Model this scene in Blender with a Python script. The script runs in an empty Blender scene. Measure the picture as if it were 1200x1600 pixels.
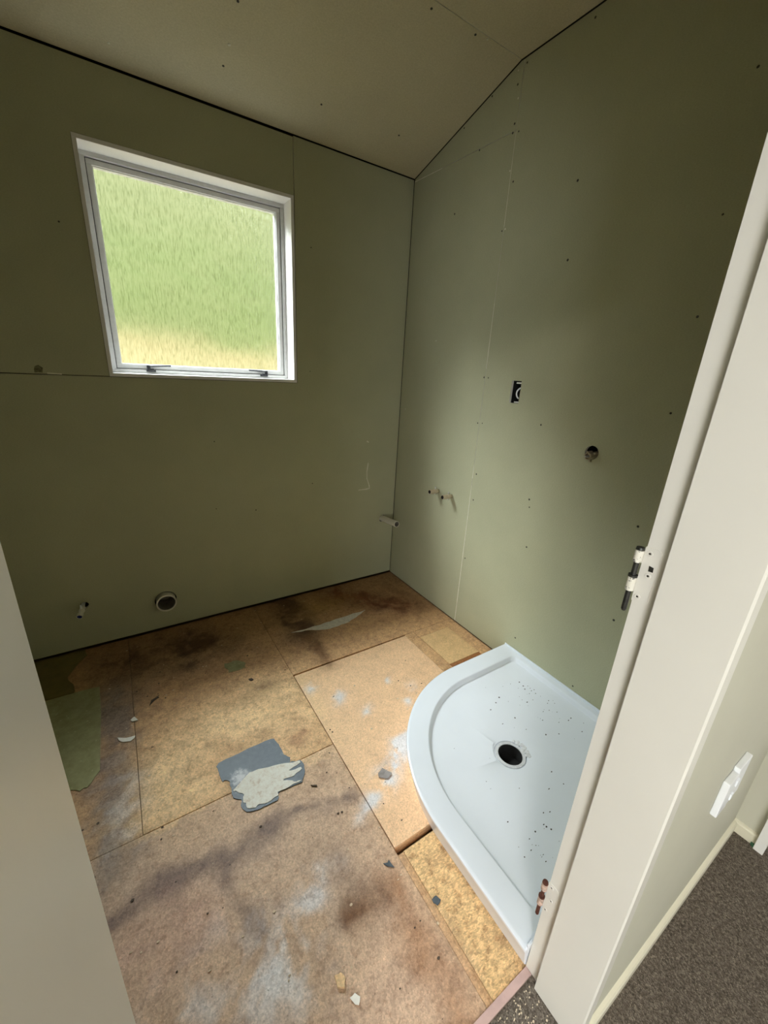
import bpy, bmesh, math, random
import numpy as np
from mathutils import Vector, Matrix
from mathutils.geometry import tessellate_polygon

random.seed(7)
rng = np.random.default_rng(11)
SC = bpy.context.scene
COL = SC.collection
R = math.radians

# ------------------------------------------------------------------ camera
cam = bpy.data.cameras.new('camera')
cam.sensor_fit = 'AUTO'; cam.sensor_width = 36.0
cam.lens = 631.93 / 1600 * 36.0
cam.clip_start = 0.005; cam.clip_end = 200
co = bpy.data.objects.new('camera', cam); COL.objects.link(co)
YAW, PITCH, ROLL = R(33.698), R(19.112), R(-3.176)
fw = Vector((math.sin(YAW)*math.cos(PITCH), math.cos(YAW)*math.cos(PITCH), -math.sin(PITCH)))
rt = Vector((math.cos(YAW), -math.sin(YAW), 0)); dn = fw.cross(rt)
rr = math.cos(ROLL)*rt + math.sin(ROLL)*dn; dd = -math.sin(ROLL)*rt + math.cos(ROLL)*dn
M = Matrix((rr, -dd, -fw)).transposed().to_4x4()
M.translation = Vector((-1.575, -2.239, 1.42))
co.matrix_world = M
SC.camera = co

# ------------------------------------------------------------------ sky, lights, exposure
W = bpy.data.worlds.new('overcast_sky'); SC.world = W; W.use_nodes = True
bg = W.node_tree.nodes['Background']
# overcast sky: the zenith is about three times as bright as the horizon
_n = W.node_tree
_tc = _n.nodes.new('ShaderNodeTexCoord'); _sp = _n.nodes.new('ShaderNodeSeparateXYZ'); _mr = _n.nodes.new('ShaderNodeMapRange')
_n.links.new(_tc.outputs['Generated'], _sp.inputs[0]); _n.links.new(_sp.outputs['Z'], _mr.inputs[0])
SKY = 16.0
_mr.inputs[1].default_value = 0.0; _mr.inputs[2].default_value = 1.0; _mr.inputs[3].default_value = SKY/3; _mr.inputs[4].default_value = SKY
_n.links.new(_mr.outputs[0], bg.inputs['Strength'])
bg.inputs['Color'].default_value = (0.88, 0.95, 1.0, 1)

def area(name, loc, aim, sx, sy, power, color, portal=False):
    l = bpy.data.lights.new(name, 'AREA'); l.shape = 'RECTANGLE'; l.size = sx; l.size_y = sy
    l.energy = power; l.color = color
    if portal: l.cycles.is_portal = True
    o = bpy.data.objects.new(name, l); COL.objects.link(o); o.location = loc
    o.rotation_euler = (Vector(aim) - Vector(loc)).to_track_quat('-Z', 'Y').to_euler()
    return o
area('window_portal', (-1.1425, 0.20, 1.769), (-1.1425, -1, 1.769), 0.83, 0.83, 1, (1, 1, 1), portal=True)
# unseen lamp added over the bank to boost the sky, then hall window daylight
area('window_sky_fill', (-2.2, 1.60, 3.85), (-2.2, -0.10, 1.75), 3.2, 1.3, 1600, (0.88, 0.95, 1.0))
area('hall_daylight', (-3.45, -4.74, 1.15), (-2.4, -2.3, 1.15), 1.2, 1.3, 45, (0.95, 0.97, 1.0))
area('hall_ceiling_fill', (-2.75, -3.45, 2.41), (-2.75, -3.45, 0), 0.55, 0.55, 62, (1.0, 0.97, 0.92))  # added light without a fitting, brightens the jamb, tray and right wall

vs = SC.view_settings
vs.view_transform = 'Standard'; vs.look = 'None'; vs.gamma = 1.0; vs.use_curve_mapping = False
vs.exposure = 0.0
cy = SC.cycles
cy.use_denoising = True
cy.max_bounces = 12; cy.diffuse_bounces = 4; cy.transparent_max_bounces = 12
cy.sample_clamp_indirect = 4.0
cy.caustics_reflective = False

# ------------------------------------------------------------------ node helpers
def mat(name):
    m = bpy.data.materials.new(name); m.use_nodes = True
    nt = m.node_tree; b = nt.nodes['Principled BSDF']
    return m, nt, b
def N(nt, t, **kw):
    n = nt.nodes.new(t)
    for k, v in kw.items():
        if k.startswith('i_'):
            key = k[2:]
            n.inputs[int(key) if key.isdigit() else key.replace('_', ' ')].default_value = v
        else: setattr(n, k, v)
    return n
def L(nt, a, b): nt.links.new(a, b)
def pos(nt): return nt.nodes.new('ShaderNodeNewGeometry').outputs['Position']
def mapped(nt, scale=(1, 1, 1), rot=(0, 0, 0)):
    mp = N(nt, 'ShaderNodeMapping'); mp.inputs['Scale'].default_value = scale; mp.inputs['Rotation'].default_value = rot
    L(nt, pos(nt), mp.inputs['Vector']); return mp.outputs['Vector']
def noise(nt, vec, scale, detail=3, rough=0.55):
    n = N(nt, 'ShaderNodeTexNoise'); n.inputs['Scale'].default_value = scale
    n.inputs['Detail'].default_value = detail; n.inputs['Roughness'].default_value = rough
    L(nt, vec, n.inputs['Vector']); return n.outputs['Fac']
def ramp(nt, fac, stops):
    r = N(nt, 'ShaderNodeValToRGB'); cr = r.color_ramp
    while len(cr.elements) < len(stops): cr.elements.new(0.5)
    for e, (p, c) in zip(cr.elements, stops):
        e.position = p; e.color = (*c, 1) if len(c) == 3 else c
    L(nt, fac, r.inputs['Fac']); return r.outputs['Color']
def mixc(nt, fac, a, b, mode='MIX'):
    m = N(nt, 'ShaderNodeMix', data_type='RGBA', blend_type=mode)
    for s, v in ((0, fac), (6, a), (7, b)):
        if isinstance(v, (int, float)): m.inputs[s].default_value = v
        elif isinstance(v, tuple): m.inputs[s].default_value = (*v, 1)
        else: L(nt, v, m.inputs[s])
    return m.outputs[2]
def g(v): return (v, v, v)
def bump(nt, b, h, strength=0.2, dist=0.002):
    n = N(nt, 'ShaderNodeBump'); n.inputs['Strength'].default_value = strength; n.inputs['Distance'].default_value = dist
    L(nt, h, n.inputs['Height']); L(nt, n.outputs['Normal'], b.inputs['Normal'])
def simple(name, color, rough=0.5, metal=0.0, var=0.12, scale=30, bumpy=0.0, spec=0.5):
    m, nt, b = mat(name)
    f = noise(nt, pos(nt), scale, 4)
    c = ramp(nt, f, [(0.3, tuple(x*(1-var) for x in color)), (0.7, tuple(min(1, x*(1+var)) for x in color))])
    L(nt, c, b.inputs['Base Color']); b.inputs['Roughness'].default_value = rough; b.inputs['Metallic'].default_value = metal
    b.inputs['Specular IOR Level'].default_value = spec
    if bumpy: bump(nt, b, noise(nt, pos(nt), scale*4, 4), bumpy)
    return m

# ------------------------------------------------------------------ materials
def greenboard(name, c):
    m, nt, b = mat(name)
    fine = noise(nt, mapped(nt, (1, 1, 3.0)), 160, 4, 0.7)
    blot = noise(nt, pos(nt), 3.0, 4, 0.6)
    col = ramp(nt, blot, [(0.3, tuple(x*0.95 for x in c)), (0.7, tuple(x*1.05 for x in c))])
    col = mixc(nt, 1.0, col, ramp(nt, fine, [(0.25, g(0.86)), (0.75, g(1.10))]), 'MULTIPLY')
    scuff = noise(nt, mapped(nt, (1, 1, 1)), 22, 6, 0.75)
    col = mixc(nt, ramp(nt, scuff, [(0.70, g(0)), (0.80, g(0.22))]), col, tuple(x*0.70 for x in c))
    L(nt, col, b.inputs['Base Color']); b.inputs['Roughness'].default_value = 0.75
    b.inputs['Specular IOR Level'].default_value = 0.25
    bump(nt, b, fine, 0.06, 0.001)
    return m
BOARD = greenboard('moisture_board_paper', (0.45, 0.447, 0.30))
BOARDC = greenboard('ceiling_board_paper', (0.56, 0.50, 0.335))
CORE = simple('gypsum_core', (0.62, 0.60, 0.52), 0.9)
NICKEL = simple('pale_nickel_plating', (0.74, 0.72, 0.65), 0.35, 0.15, var=0.06)
CAVITY = simple('dark_wall_cavity', (0.02, 0.018, 0.014), 0.95)
TIMBER = simple('dark_timber', (0.16, 0.10, 0.055), 0.8, var=0.25, scale=12)  # dark brown wood for the subfloor and wall core
def paint(name, c, mark=0.25, rough=0.4):
    m, nt, b = mat(name)
    big = noise(nt, pos(nt), 4, 3)
    col = ramp(nt, big, [(0.3, tuple(x*0.97 for x in c)), (0.7, tuple(min(1, x*1.02) for x in c))])
    sp = noise(nt, pos(nt), 38, 6, 0.7)
    col = mixc(nt, ramp(nt, sp, [(0.70, g(0)), (0.78, g(mark))]), col, tuple(x*0.55 for x in c))
    L(nt, col, b.inputs['Base Color']); b.inputs['Roughness'].default_value = rough
    bump(nt, b, noise(nt, mapped(nt, (1, 1, 0.15)), 120, 2), 0.04, 0.001)
    return m
JAMB = paint('aged_cream_gloss_paint', (0.76, 0.735, 0.675), 0.3, 0.35)
HALLWALL = paint('pale_green_grey_wall_paint', (0.58, 0.565, 0.465), 0.10, 0.6)
SKIRT = paint('cream_skirting_paint', (0.74, 0.70, 0.56), 0.35, 0.4)
WHITEPAINT = paint('white_gloss_paint', (0.85, 0.84, 0.81), 0.08, 0.3)
HALLCEIL = simple('white_ceiling_paint', (0.75, 0.75, 0.72), 0.8, var=0.03)
LINER = paint('white_window_liner_paint', (0.82, 0.80, 0.79), 0.15, 0.4)
ALU = simple('white_powder_coated_aluminium', (0.62, 0.62, 0.61), 0.4, var=0.06)
GASKET = simple('grey_rubber_gasket', (0.10, 0.095, 0.09), 0.7)
BLACKPL = simple('black_plastic', (0.015, 0.016, 0.02), 0.4)
WHITEPL = simple('white_plastic', (0.88, 0.90, 0.94), 0.3, var=0.02)
PVC = simple('grey_white_pvc', (0.74, 0.71, 0.62), 0.4, var=0.05)
PVCIN = simple('darker_pvc_inside', (0.22, 0.20, 0.16), 0.7, var=0.2)  # darker tone on the inner faces of the pipes
BRASS = simple('dull_brass', (0.50, 0.42, 0.29), 0.4, 0.6, var=0.15, scale=80)
BRASSL = simple('nickel_brass', (0.66, 0.56, 0.45), 0.3, 0.75, var=0.12, scale=80)
CHROME = simple('worn_chrome', (0.66, 0.65, 0.61), 0.3, 0.55, var=0.08)
STEEL = simple('dark_bare_steel', (0.06, 0.06, 0.055), 0.4, 0.7, var=0.3, scale=120)
RUST = simple('rusty_steel', (0.10, 0.032, 0.02), 0.7, 0.2, var=0.5, scale=150, bumpy=0.3)
BLUE = simple('blue_plastic', (0.012, 0.02, 0.20), 0.4)
SCREW = simple('dark_screw_head', (0.035, 0.03, 0.022), 0.6)
SEAL = simple('greyish_silicone_sealant', (0.66, 0.67, 0.70), 0.35, var=0.15, scale=90, bumpy=0.4)
ACRYL = simple('white_acrylic', (0.79, 0.83, 0.90), 0.22, var=0.02, scale=5)
PAPER = simple('torn_white_paper', (0.72, 0.70, 0.58), 0.9)
GRIT = simple('dark_grit', (0.06, 0.055, 0.05), 0.9, var=0.4, scale=200)
PINKWOOD = simple('pinkish_timber', (0.55, 0.38, 0.35), 0.6, var=0.12, scale=25)
CHIPM = simple('pale_wood_chip', (0.78, 0.54, 0.30), 0.8, var=0.25, scale=120)
FLAKEM = simple('white_paint_flake_mat', (0.88, 0.85, 0.78), 0.8, var=0.05, scale=100)
BARKM = simple('dark_debris', (0.07, 0.05, 0.035), 0.9, var=0.3, scale=120)
GREENPL = simple('green_plastic_scrap', (0.06, 0.17, 0.10), 0.5)
TABM = simple('grey_tape', (0.26, 0.23, 0.22), 0.5, var=0.2, scale=60)
SLATE = simple('slate_scrap_mat', (0.07, 0.085, 0.10), 0.7, var=0.2, scale=100)

def floor_mat(name, chip, contrast, stretch, worn=1.0):
    m, nt, b = mat(name)
    at = N(nt, 'ShaderNodeVertexColor'); at.layer_name = 'stain'
    v1 = mapped(nt, stretch, (0, 0, 0.6)); v2 = mapped(nt, stretch, (0, 0, -0.9))
    vo = N(nt, 'ShaderNodeTexVoronoi'); vo.inputs['Scale'].default_value = chip; vo.inputs['Randomness'].default_value = 1
    L(nt, v1, vo.inputs['Vector'])
    vo2 = N(nt, 'ShaderNodeTexVoronoi'); vo2.inputs['Scale'].default_value = chip*1.9; L(nt, v2, vo2.inputs['Vector'])
    c1 = ramp(nt, vo.outputs['Color'], [(0.05, g(1-contrast)), (0.5, g(1.0)), (0.95, g(1+contrast*0.8))])
    c2 = ramp(nt, vo2.outputs['Color'], [(0.05, g(1-contrast*0.8)), (0.95, g(1+contrast*0.7))])
    col = mixc(nt, 1.0, at.outputs['Color'], c1, 'MULTIPLY'); col = mixc(nt, 1.0, col, c2, 'MULTIPLY')
    blot = noise(nt, pos(nt), 14, 6, 0.7)
    col = mixc(nt, min(1, worn+0.15), col, ramp(nt, blot, [(0.28, (0.62, 0.58, 0.58)), (0.52, g(1.0)), (0.75, (1.12, 1.12, 1.10))]), 'MULTIPLY')
    isl = noise(nt, mapped(nt, (1, 1, 1), (0, 0, 0.3)), 42, 5, 0.72)
    col = mixc(nt, worn, col, ramp(nt, isl, [(0.38, (0.70, 0.62, 0.57)), (0.45, (0.96, 0.94, 0.93)), (0.58, (1.05, 1.05, 1.04)), (0.66, (1.22, 1.22, 1.20))]), 'MULTIPLY')
    # pale torn fibres and small dark specks
    fib = noise(nt, mapped(nt, (1, 5, 1), (0, 0, 0.5)), 55, 3, 0.6)
    col = mixc(nt, ramp(nt, fib, [(0.68, g(0)), (0.76, g(0.45))]), col, (0.70, 0.58, 0.45))
    sp = noise(nt, pos(nt), 120, 2, 0.5)
    col = mixc(nt, ramp(nt, sp, [(0.72, g(0)), (0.77, g(0.7))]), col, (0.09, 0.055, 0.035))
    L(nt, col, b.inputs['Base Color'])
    b.inputs['Roughness'].default_value = 0.62; b.inputs['Specular IOR Level'].default_value = 0.3
    bump(nt, b, vo.outputs['Distance'], 0.25, 0.002)
    return m
PBOARD = floor_mat('worn_particleboard', 190, 0.20, (1, 1, 1), 0.75)
NEWB = floor_mat('newer_particleboard', 230, 0.15, (1, 1, 1), 0.22)
PBOARD2 = floor_mat('scuffed_particleboard', 190, 0.20, (1, 1, 1), 0.6)
OSB = floor_mat('coarse_flake_board', 105, 0.30, (1, 2.2, 1))

def carpet_mat():
    m, nt, b = mat('brown_grey_loop_carpet')
    v = N(nt, 'ShaderNodeTexVoronoi'); v.inputs['Scale'].default_value = 330; L(nt, pos(nt), v.inputs['Vector'])
    f = noise(nt, pos(nt), 90, 5, 0.75)
    c = ramp(nt, v.outputs['Color'], [(0.1, (0.075, 0.062, 0.050)), (0.5, (0.135, 0.113, 0.093)), (0.95, (0.24, 0.205, 0.17))])
    c = mixc(nt, 1.0, c, ramp(nt, f, [(0.3, g(0.6)), (0.7, g(1.35))]), 'MULTIPLY')
    L(nt, c, b.inputs['Base Color']); b.inputs['Roughness'].default_value = 1.0; b.inputs['Specular IOR Level'].default_value = 0.05
    bump(nt, b, v.outputs['Distance'], 0.5, 0.003)
    return m
CARPET = carpet_mat()

def vinyl_green():
    m, nt, b = mat('green_marbled_vinyl')
    c = ramp(nt, noise(nt, pos(nt), 20, 5, 0.7), [(0.3, (0.22, 0.21, 0.085)), (0.7, (0.34, 0.33, 0.17))])
    c = mixc(nt, ramp(nt, noise(nt, pos(nt), 90, 3), [(0.66, g(0)), (0.72, g(0.6))]), c, (0.55, 0.52, 0.35))
    L(nt, c, b.inputs['Base Color']); b.inputs['Roughness'].default_value = 0.35
    return m
VINYL = vinyl_green()
def vinyl_blue():
    m, nt, b = mat('slate_blue_vinyl')
    c = ramp(nt, noise(nt, pos(nt), 60, 5, 0.7), [(0.3, (0.058, 0.082, 0.107)), (0.7, (0.088, 0.118, 0.15))])
    v = mapped(nt, (1, 1, 1)); d = N(nt, 'ShaderNodeVectorMath', operation='DISTANCE'); d.inputs[1].default_value = (-1.375, -1.095, 0.0)
    L(nt, v, d.inputs[0])
    mm = N(nt, 'ShaderNodeMath', operation='MULTIPLY_ADD'); mm.inputs[1].default_value = -14; mm.inputs[2].default_value = 1.05
    L(nt, d.outputs['Value'], mm.inputs[0])
    ad = N(nt, 'ShaderNodeMath', operation='MULTIPLY'); L(nt, mm.outputs[0], ad.inputs[0]); L(nt, noise(nt, pos(nt), 80, 4, 0.7), ad.inputs[1])
    c = mixc(nt, ramp(nt, ad.outputs[0], [(0.24, g(0)), (0.46, g(0.8))]), c, (0.62, 0.62, 0.64))
    c = mixc(nt, ramp(nt, noise(nt, pos(nt), 45, 4, 0.6), [(0.66, g(0)), (0.75, g(0.5))]), c, (0.42, 0.44, 0.47))
    L(nt, c, b.inputs['Base Color']); b.inputs['Roughness'].default_value = 0.5
    return m
BLUEV = vinyl_blue()
def backing():
    m, nt, b = mat('torn_felt_backing')
    f = noise(nt, pos(nt), 70, 6, 0.75)
    c = ramp(nt, f, [(0.34, (0.62, 0.52, 0.42)), (0.46, (0.78, 0.74, 0.66)), (0.65, (0.85, 0.84, 0.77))])
    L(nt, c, b.inputs['Base Color']); b.inputs['Roughness'].default_value = 0.9; bump(nt, b, f, 0.6, 0.003)
    return m
BACKING = backing()
def hinge_paint():
    m, nt, b = mat('chipped_white_paint_on_steel')
    f = noise(nt, pos(nt), 160, 4, 0.6)
    c = ramp(nt, f, [(0.36, (0.07, 0.065, 0.055)), (0.40, (0.78, 0.75, 0.66))])
    L(nt, c, b.inputs['Base Color']); b.inputs['Roughness'].default_value = 0.45
    return m
CHIPPED = hinge_paint()
def hill_mat():
    m, nt, b = mat('grassy_bank')
    sx = N(nt, 'ShaderNodeSeparateXYZ'); L(nt, pos(nt), sx.inputs[0])
    wob = noise(nt, mapped(nt, (0.5, 0.5, 0.5)), 1.6, 3, 0.6)
    h = N(nt, 'ShaderNodeMath', operation='MULTIPLY_ADD'); h.inputs[1].default_value = 0.9; L(nt, wob, h.inputs[0]); L(nt, sx.outputs['Z'], h.inputs[2])
    mr = N(nt, 'ShaderNodeMapRange'); mr.inputs[1].default_value = 1.75; mr.inputs[2].default_value = 7.0; L(nt, h.outputs[0], mr.inputs[0])
    c = ramp(nt, mr.outputs[0], [(0.0, (0.112, 0.092, 0.046)), (0.045, (0.108, 0.088, 0.042)), (0.10, (0.056, 0.066, 0.024)),
                                 (0.30, (0.056, 0.068, 0.026)), (0.50, (0.072, 0.078, 0.036)), (0.9, (0.085, 0.088, 0.046))])
    c = mixc(nt, ramp(nt, noise(nt, mapped(nt, (1, 1, 1)), 2.2, 3, 0.5), [(0.35, g(0)), (0.7, g(0.8))]), c, mixc(nt, 0.5, c, (0.088, 0.086, 0.042)))
    L(nt, c, b.inputs['Base Color']); b.inputs['Roughness'].default_value = 1.0; b.inputs['Specular IOR Level'].default_value = 0.0
    return m
HILL = hill_mat()
def obscure_glass():
    m = bpy.data.materials.new('rain_patterned_obscure_glass'); m.use_nodes = True
    nt = m.node_tree; nt.nodes.clear()
    out = N(nt, 'ShaderNodeOutputMaterial')
    v = mapped(nt, (1.0, 1.0, 0.16))
    f = noise(nt, v, 240, 3, 0.6)
    bm_ = N(nt, 'ShaderNodeBump'); bm_.inputs['Strength'].default_value = 0.9; bm_.inputs['Distance'].default_value = 0.003
    L(nt, f, bm_.inputs['Height'])
    tint = ramp(nt, f, [(0.30, (0.66, 0.68, 0.60)), (0.48, (0.92, 0.93, 0.90)), (0.62, (1, 1, 1))])
    tr = N(nt, 'ShaderNodeBsdfTransparent'); L(nt, tint, tr.inputs['Color'])
    rf = N(nt, 'ShaderNodeBsdfRefraction'); rf.inputs['IOR'].default_value = 1.35; rf.inputs['Roughness'].default_value = 0.05
    L(nt, bm_.outputs[0], rf.inputs['Normal'])
    mx = N(nt, 'ShaderNodeMixShader'); mx.inputs[0].default_value = 0.30
    L(nt, tr.outputs[0], mx.inputs[1]); L(nt, rf.outputs[0], mx.inputs[2])
    gl = N(nt, 'ShaderNodeBsdfGlossy'); gl.inputs['Roughness'].default_value = 0.15; L(nt, bm_.outputs[0], gl.inputs['Normal'])
    mx2 = N(nt, 'ShaderNodeMixShader'); mx2.inputs[0].default_value = 0.04
    L(nt, mx.outputs[0], mx2.inputs[1]); L(nt, gl.outputs[0], mx2.inputs[2])
    L(nt, mx2.outputs[0], out.inputs['Surface'])
    return m
GLASS = obscure_glass()

# ------------------------------------------------------------------ object helpers
def props(o, label=None, category=None, group=None, kind=None):
    if label: o['label'] = label
    if category: o['category'] = category
    if group: o['group'] = group
    if kind: o['kind'] = kind
    return o
def link(name, me, m=None, parent=None):
    o = bpy.data.objects.new(name, me); COL.objects.link(o)
    if m is not None:
        for x in (m if isinstance(m, (list, tuple)) else [m]): me.materials.append(x)
    if parent is not None:
        o.parent = parent; o.matrix_parent_inverse = parent.matrix_world.inverted() if parent.type != 'EMPTY' else Matrix.Translation(-parent.location)
    return o
def empty(name, loc=(0, 0, 0)):
    o = bpy.data.objects.new(name, None); COL.objects.link(o); o.location = loc; o.empty_display_size = 0.05
    return o
def obj(name, bm, m, parent=None, smooth=False):
    bmesh.ops.recalc_face_normals(bm, faces=bm.faces[:])
    me = bpy.data.meshes.new(name); bm.to_mesh(me); bm.free()
    if smooth:
        for p in me.polygons: p.use_smooth = True
        try: me.set_sharp_from_angle(angle=R(38))
        except Exception: pass
    return link(name, me, m, parent)
def box(bm, lo, hi, bev=0.0, mi=0):
    r = bmesh.ops.create_cube(bm, size=1.0)
    lo = Vector(lo); hi = Vector(hi)
    for v in r['verts']:
        v.co = Vector([lo[i] + (v.co[i] + 0.5)*(hi[i]-lo[i]) for i in range(3)])
    fs = set(f for v in r['verts'] for f in v.link_faces)
    for f in fs: f.material_index = mi
    if bev:
        es = set(e for v in r['verts'] for e in v.link_edges)
        q = bmesh.ops.bevel(bm, geom=list(es), offset=bev, segments=2, profile=0.6, affect='EDGES')
        for f in q['faces']: f.material_index = mi
def tube(bm, a, b, r1, r2=None, seg=20, caps=True, hollow=0.0, depth=None, mi=0, mi_in=0):
    """solid or hollow cylinder from a to b; hollow = wall thickness, open at b"""
    a = Vector(a); b = Vector(b); r2 = r1 if r2 is None else r2
    ax = (b-a).normalized(); s = ax.orthogonal().normalized(); t = ax.cross(s)
    def ring(c, r): return [bm.verts.new(c + (s*math.cos(k*2*math.pi/seg) + t*math.sin(k*2*math.pi/seg))*r) for k in range(seg)]
    def skin(p, q, m):
        for k in range(seg):
            f = bm.faces.new((p[k], p[(k+1) % seg], q[(k+1) % seg], q[k])); f.material_index = m
    ra, rb = ring(a, r1), ring(b, r2); skin(ra, rb, mi)
    if caps: bm.faces.new(ra[::-1]).material_index = mi
    if hollow:
        rc = ring(b, r2-hollow); skin(rb, rc, mi)
        d = depth or (b-a).length*0.95
        rd = ring(b-ax*d, r2-hollow); skin(rc, rd, mi_in)
        bm.faces.new(rd).material_index = mi_in
    elif caps: bm.faces.new(rb).material_index = mi
def tube_ring(bm, c, ro, ri, y0, y1, n=40):
    prism(bm, circle(c[0], c[1], ro, n), [circle(c[0], c[1], ri, n)], mY, y1, y0, 0)
def path_tube(bm, pts, r, seg=10):
    pts = [Vector(p) for p in pts]; rings = []
    up = None
    for i, p in enumerate(pts):
        d = (pts[min(i+1, len(pts)-1)] - pts[max(i-1, 0)]).normalized()
        s = d.orthogonal().normalized() if up is None else (up - d*up.dot(d)).normalized()
        up = s; t = d.cross(s)
        rings.append([bm.verts.new(p + (s*math.cos(k*2*math.pi/seg) + t*math.sin(k*2*math.pi/seg))*r) for k in range(seg)])
    for p, q in zip(rings, rings[1:]):
        for k in range(seg): bm.faces.new((p[k], p[(k+1) % seg], q[(k+1) % seg], q[k]))
    bm.faces.new(rings[0][::-1]); bm.faces.new(rings[-1])
def circle(cx, cy_, r, n=28): return [(cx + r*math.cos(2*math.pi*k/n), cy_ + r*math.sin(2*math.pi*k/n)) for k in range(n)]
def prism(bm, outer, holes, mp, t0, t1, side_mi=1):
    """polygon with holes extruded between t0 (front) and t1; mp(u, v, t) -> xyz"""
    loops = [outer] + holes
    tri = tessellate_polygon([[Vector((u, v, 0)) for u, v in lp] for lp in loops])
    flat = [p for lp in loops for p in lp]
    A = [bm.verts.new(mp(u, v, t0)) for u, v in flat]; B = [bm.verts.new(mp(u, v, t1)) for u, v in flat]
    for f in tri:
        try: bm.faces.new([A[i] for i in f]); bm.faces.new([B[i] for i in f[::-1]])
        except ValueError: pass
    k = 0
    for lp in loops:
        n = len(lp)
        for i in range(n):
            j = (i+1) % n
            f = bm.faces.new((A[k+i], A[k+j], B[k+j], B[k+i])); f.material_index = side_mi
        k += n
def board(name, outer, holes, mp, t0, t1, m, parent):
    bm = bmesh.new(); prism(bm, outer, holes, mp, t0, t1); return obj(name, bm, m, parent)
def rag(pts, amp, sub=4, keep=()):
    out = []
    for i, a in enumerate(pts):
        b = pts[(i+1) % len(pts)]
        for k in range(sub):
            f = k/sub; x = a[0]+(b[0]-a[0])*f; y = a[1]+(b[1]-a[1])*f
            j = 0 if k == 0 or i in keep else amp
            out.append((x+random.uniform(-j, j), y+random.uniform(-j, j)))
    return out
mY = lambda u, v, t: (u, t, v)       # back wall:  u = x, v = z, t = depth behind the face
mX = lambda u, v, t: (t, u, v)       # right wall: u = y, v = z
mZ = lambda u, v, t: (u, v, t)       # floor
def quad_box(name, lo, hi, m, parent=None, bev=0.0, kind=None, label=None):
    bm = bmesh.new(); box(bm, lo, hi, bev); o = obj(name, bm, m, parent)
    if kind: o['kind'] = kind
    if label: o['label'] = label
    return o

RZ = 2.64; LOW = 2.438; RY = -0.70; K = (RZ-LOW)/(-RY)
YI, YO = -1.972, -2.116           # inner and outer face of the doorway wall
XL = -2.42                         # hidden left wall
WX0, WX1, WZ0, WZ1 = -1.576, -0.710, 1.337, 2.201   # window liner, outside
# ------------------------------------------------------------------ back wall
wb = empty('wall_back'); props(wb, 'dark green plasterboard wall with the window', kind='structure')
bm = bmesh.new()
prism(bm, [(XL, -0.05), (0.12, -0.05), (0.12, 2.75), (XL, 2.75)], [[(WX0, WZ0), (WX1, WZ0), (WX1, WZ1), (WX0, WZ1)]], mY, 0.09, 0.17, 0)
obj('outer_cladding', bm, CAVITY, wb)
PIPE = (-0.093, 0.441); WC = (-1.483, 0.176); VAL = (-1.840, 0.245)
board('plasterboard_sheet', [(XL, 0.012), (-0.003, 0.012), (-0.003, 2.434), (-0.7055, 2.434), (-0.7055, 1.3345), (XL, 1.3345)],
      [circle(*PIPE, 0.026), circle(WC[0], WC[1]+0.001, 0.0535), circle(VAL[0]+0.006, VAL[1]+0.004, 0.017)], mY, 0.0, 0.012, [BOARD, CORE], wb)
board('plasterboard_sheet', [(XL, 1.338), (-1.577, 1.338), (-1.577, 2.2025), (-0.7085, 2.2025), (-0.7085, 2.430), (XL, 2.434)],
      [], mY, 0.0, 0.012, [BOARD, CORE], wb)
def spots(name, pts, mp, r, m, parent, out):
    bm = bmesh.new()
    for p in pts:
        rad = r*random.uniform(0.7, 1.15)
        c = Vector(mp(p[0], p[1], 0)); o = Vector(mp(0, 0, out)) - Vector(mp(0, 0, 0))
        tube(bm, c - o*0.5, c + o, rad, rad*0.75, seg=8)
    x = obj(name, bm, m, parent); x['kind'] = 'stuff'; return x
spots('screw_heads', [(-1.165, 1.031), (-1.184, 0.664), (-0.97, 0.627), (-1.80, 2.33), (-1.66, 1.9), (-0.62, 2.0), (-0.63, 1.4), (-0.62, 0.75)], mY, 0.004, SCREW, wb, -0.0008)
# torn paper marks on the back wall
bm = bmesh.new()
def ribbon(bm, pts, w, y0=-0.0003, y1=-0.0016):
    for (a, b) in zip(pts, pts[1:]):
        a = Vector(a); b = Vector(b); d = (b-a).normalized(); n = Vector((-d.y, d.x))*w*random.uniform(0.7, 1.3)
        q = [a-n-d*w*0.5, b-n*0.8+d*w*0.5, b+n*0.8+d*w*0.5, a+n-d*w*0.5]
        F = [bm.verts.new((p.x, y1, p.y)) for p in q]; Bk = [bm.verts.new((p.x, y0, p.y)) for p in q]
        bm.faces.new(F)
        for i in range(4): bm.faces.new((F[i], Bk[i], Bk[(i+1) % 4], F[(i+1) % 4]))
ribbon(bm, [(-0.229, 0.850), (-0.229, 0.843), (-0.236, 0.79), (-0.233, 0.745), (-0.214, 0.695), (-0.211, 0.676), (-0.24, 0.672), (-0.292, 0.672)], 0.0048)
ribbon(bm, [(-0.243, 0.992), (-0.232, 0.986)], 0.005)
ribbon(bm, [(-1.79, 1.341), (-1.745, 1.3395)], 0.003)
obj('torn_paper', bm, PAPER, wb)['label'] = 'thin white L-shaped tear in the board paper'
bm = bmesh.new(); prism(bm, rag([(-1.832, 1.342), (-1.806, 1.342), (-1.802, 1.362), (-1.815, 1.372), (-1.828, 1.366)], 0.002, 2), [], mY, -0.0008, 0.0, 0); obj('damaged_spot', bm, simple('scraped_paper', (0.16, 0.15, 0.085), 0.9, var=0.5, scale=120), wb)

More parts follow.
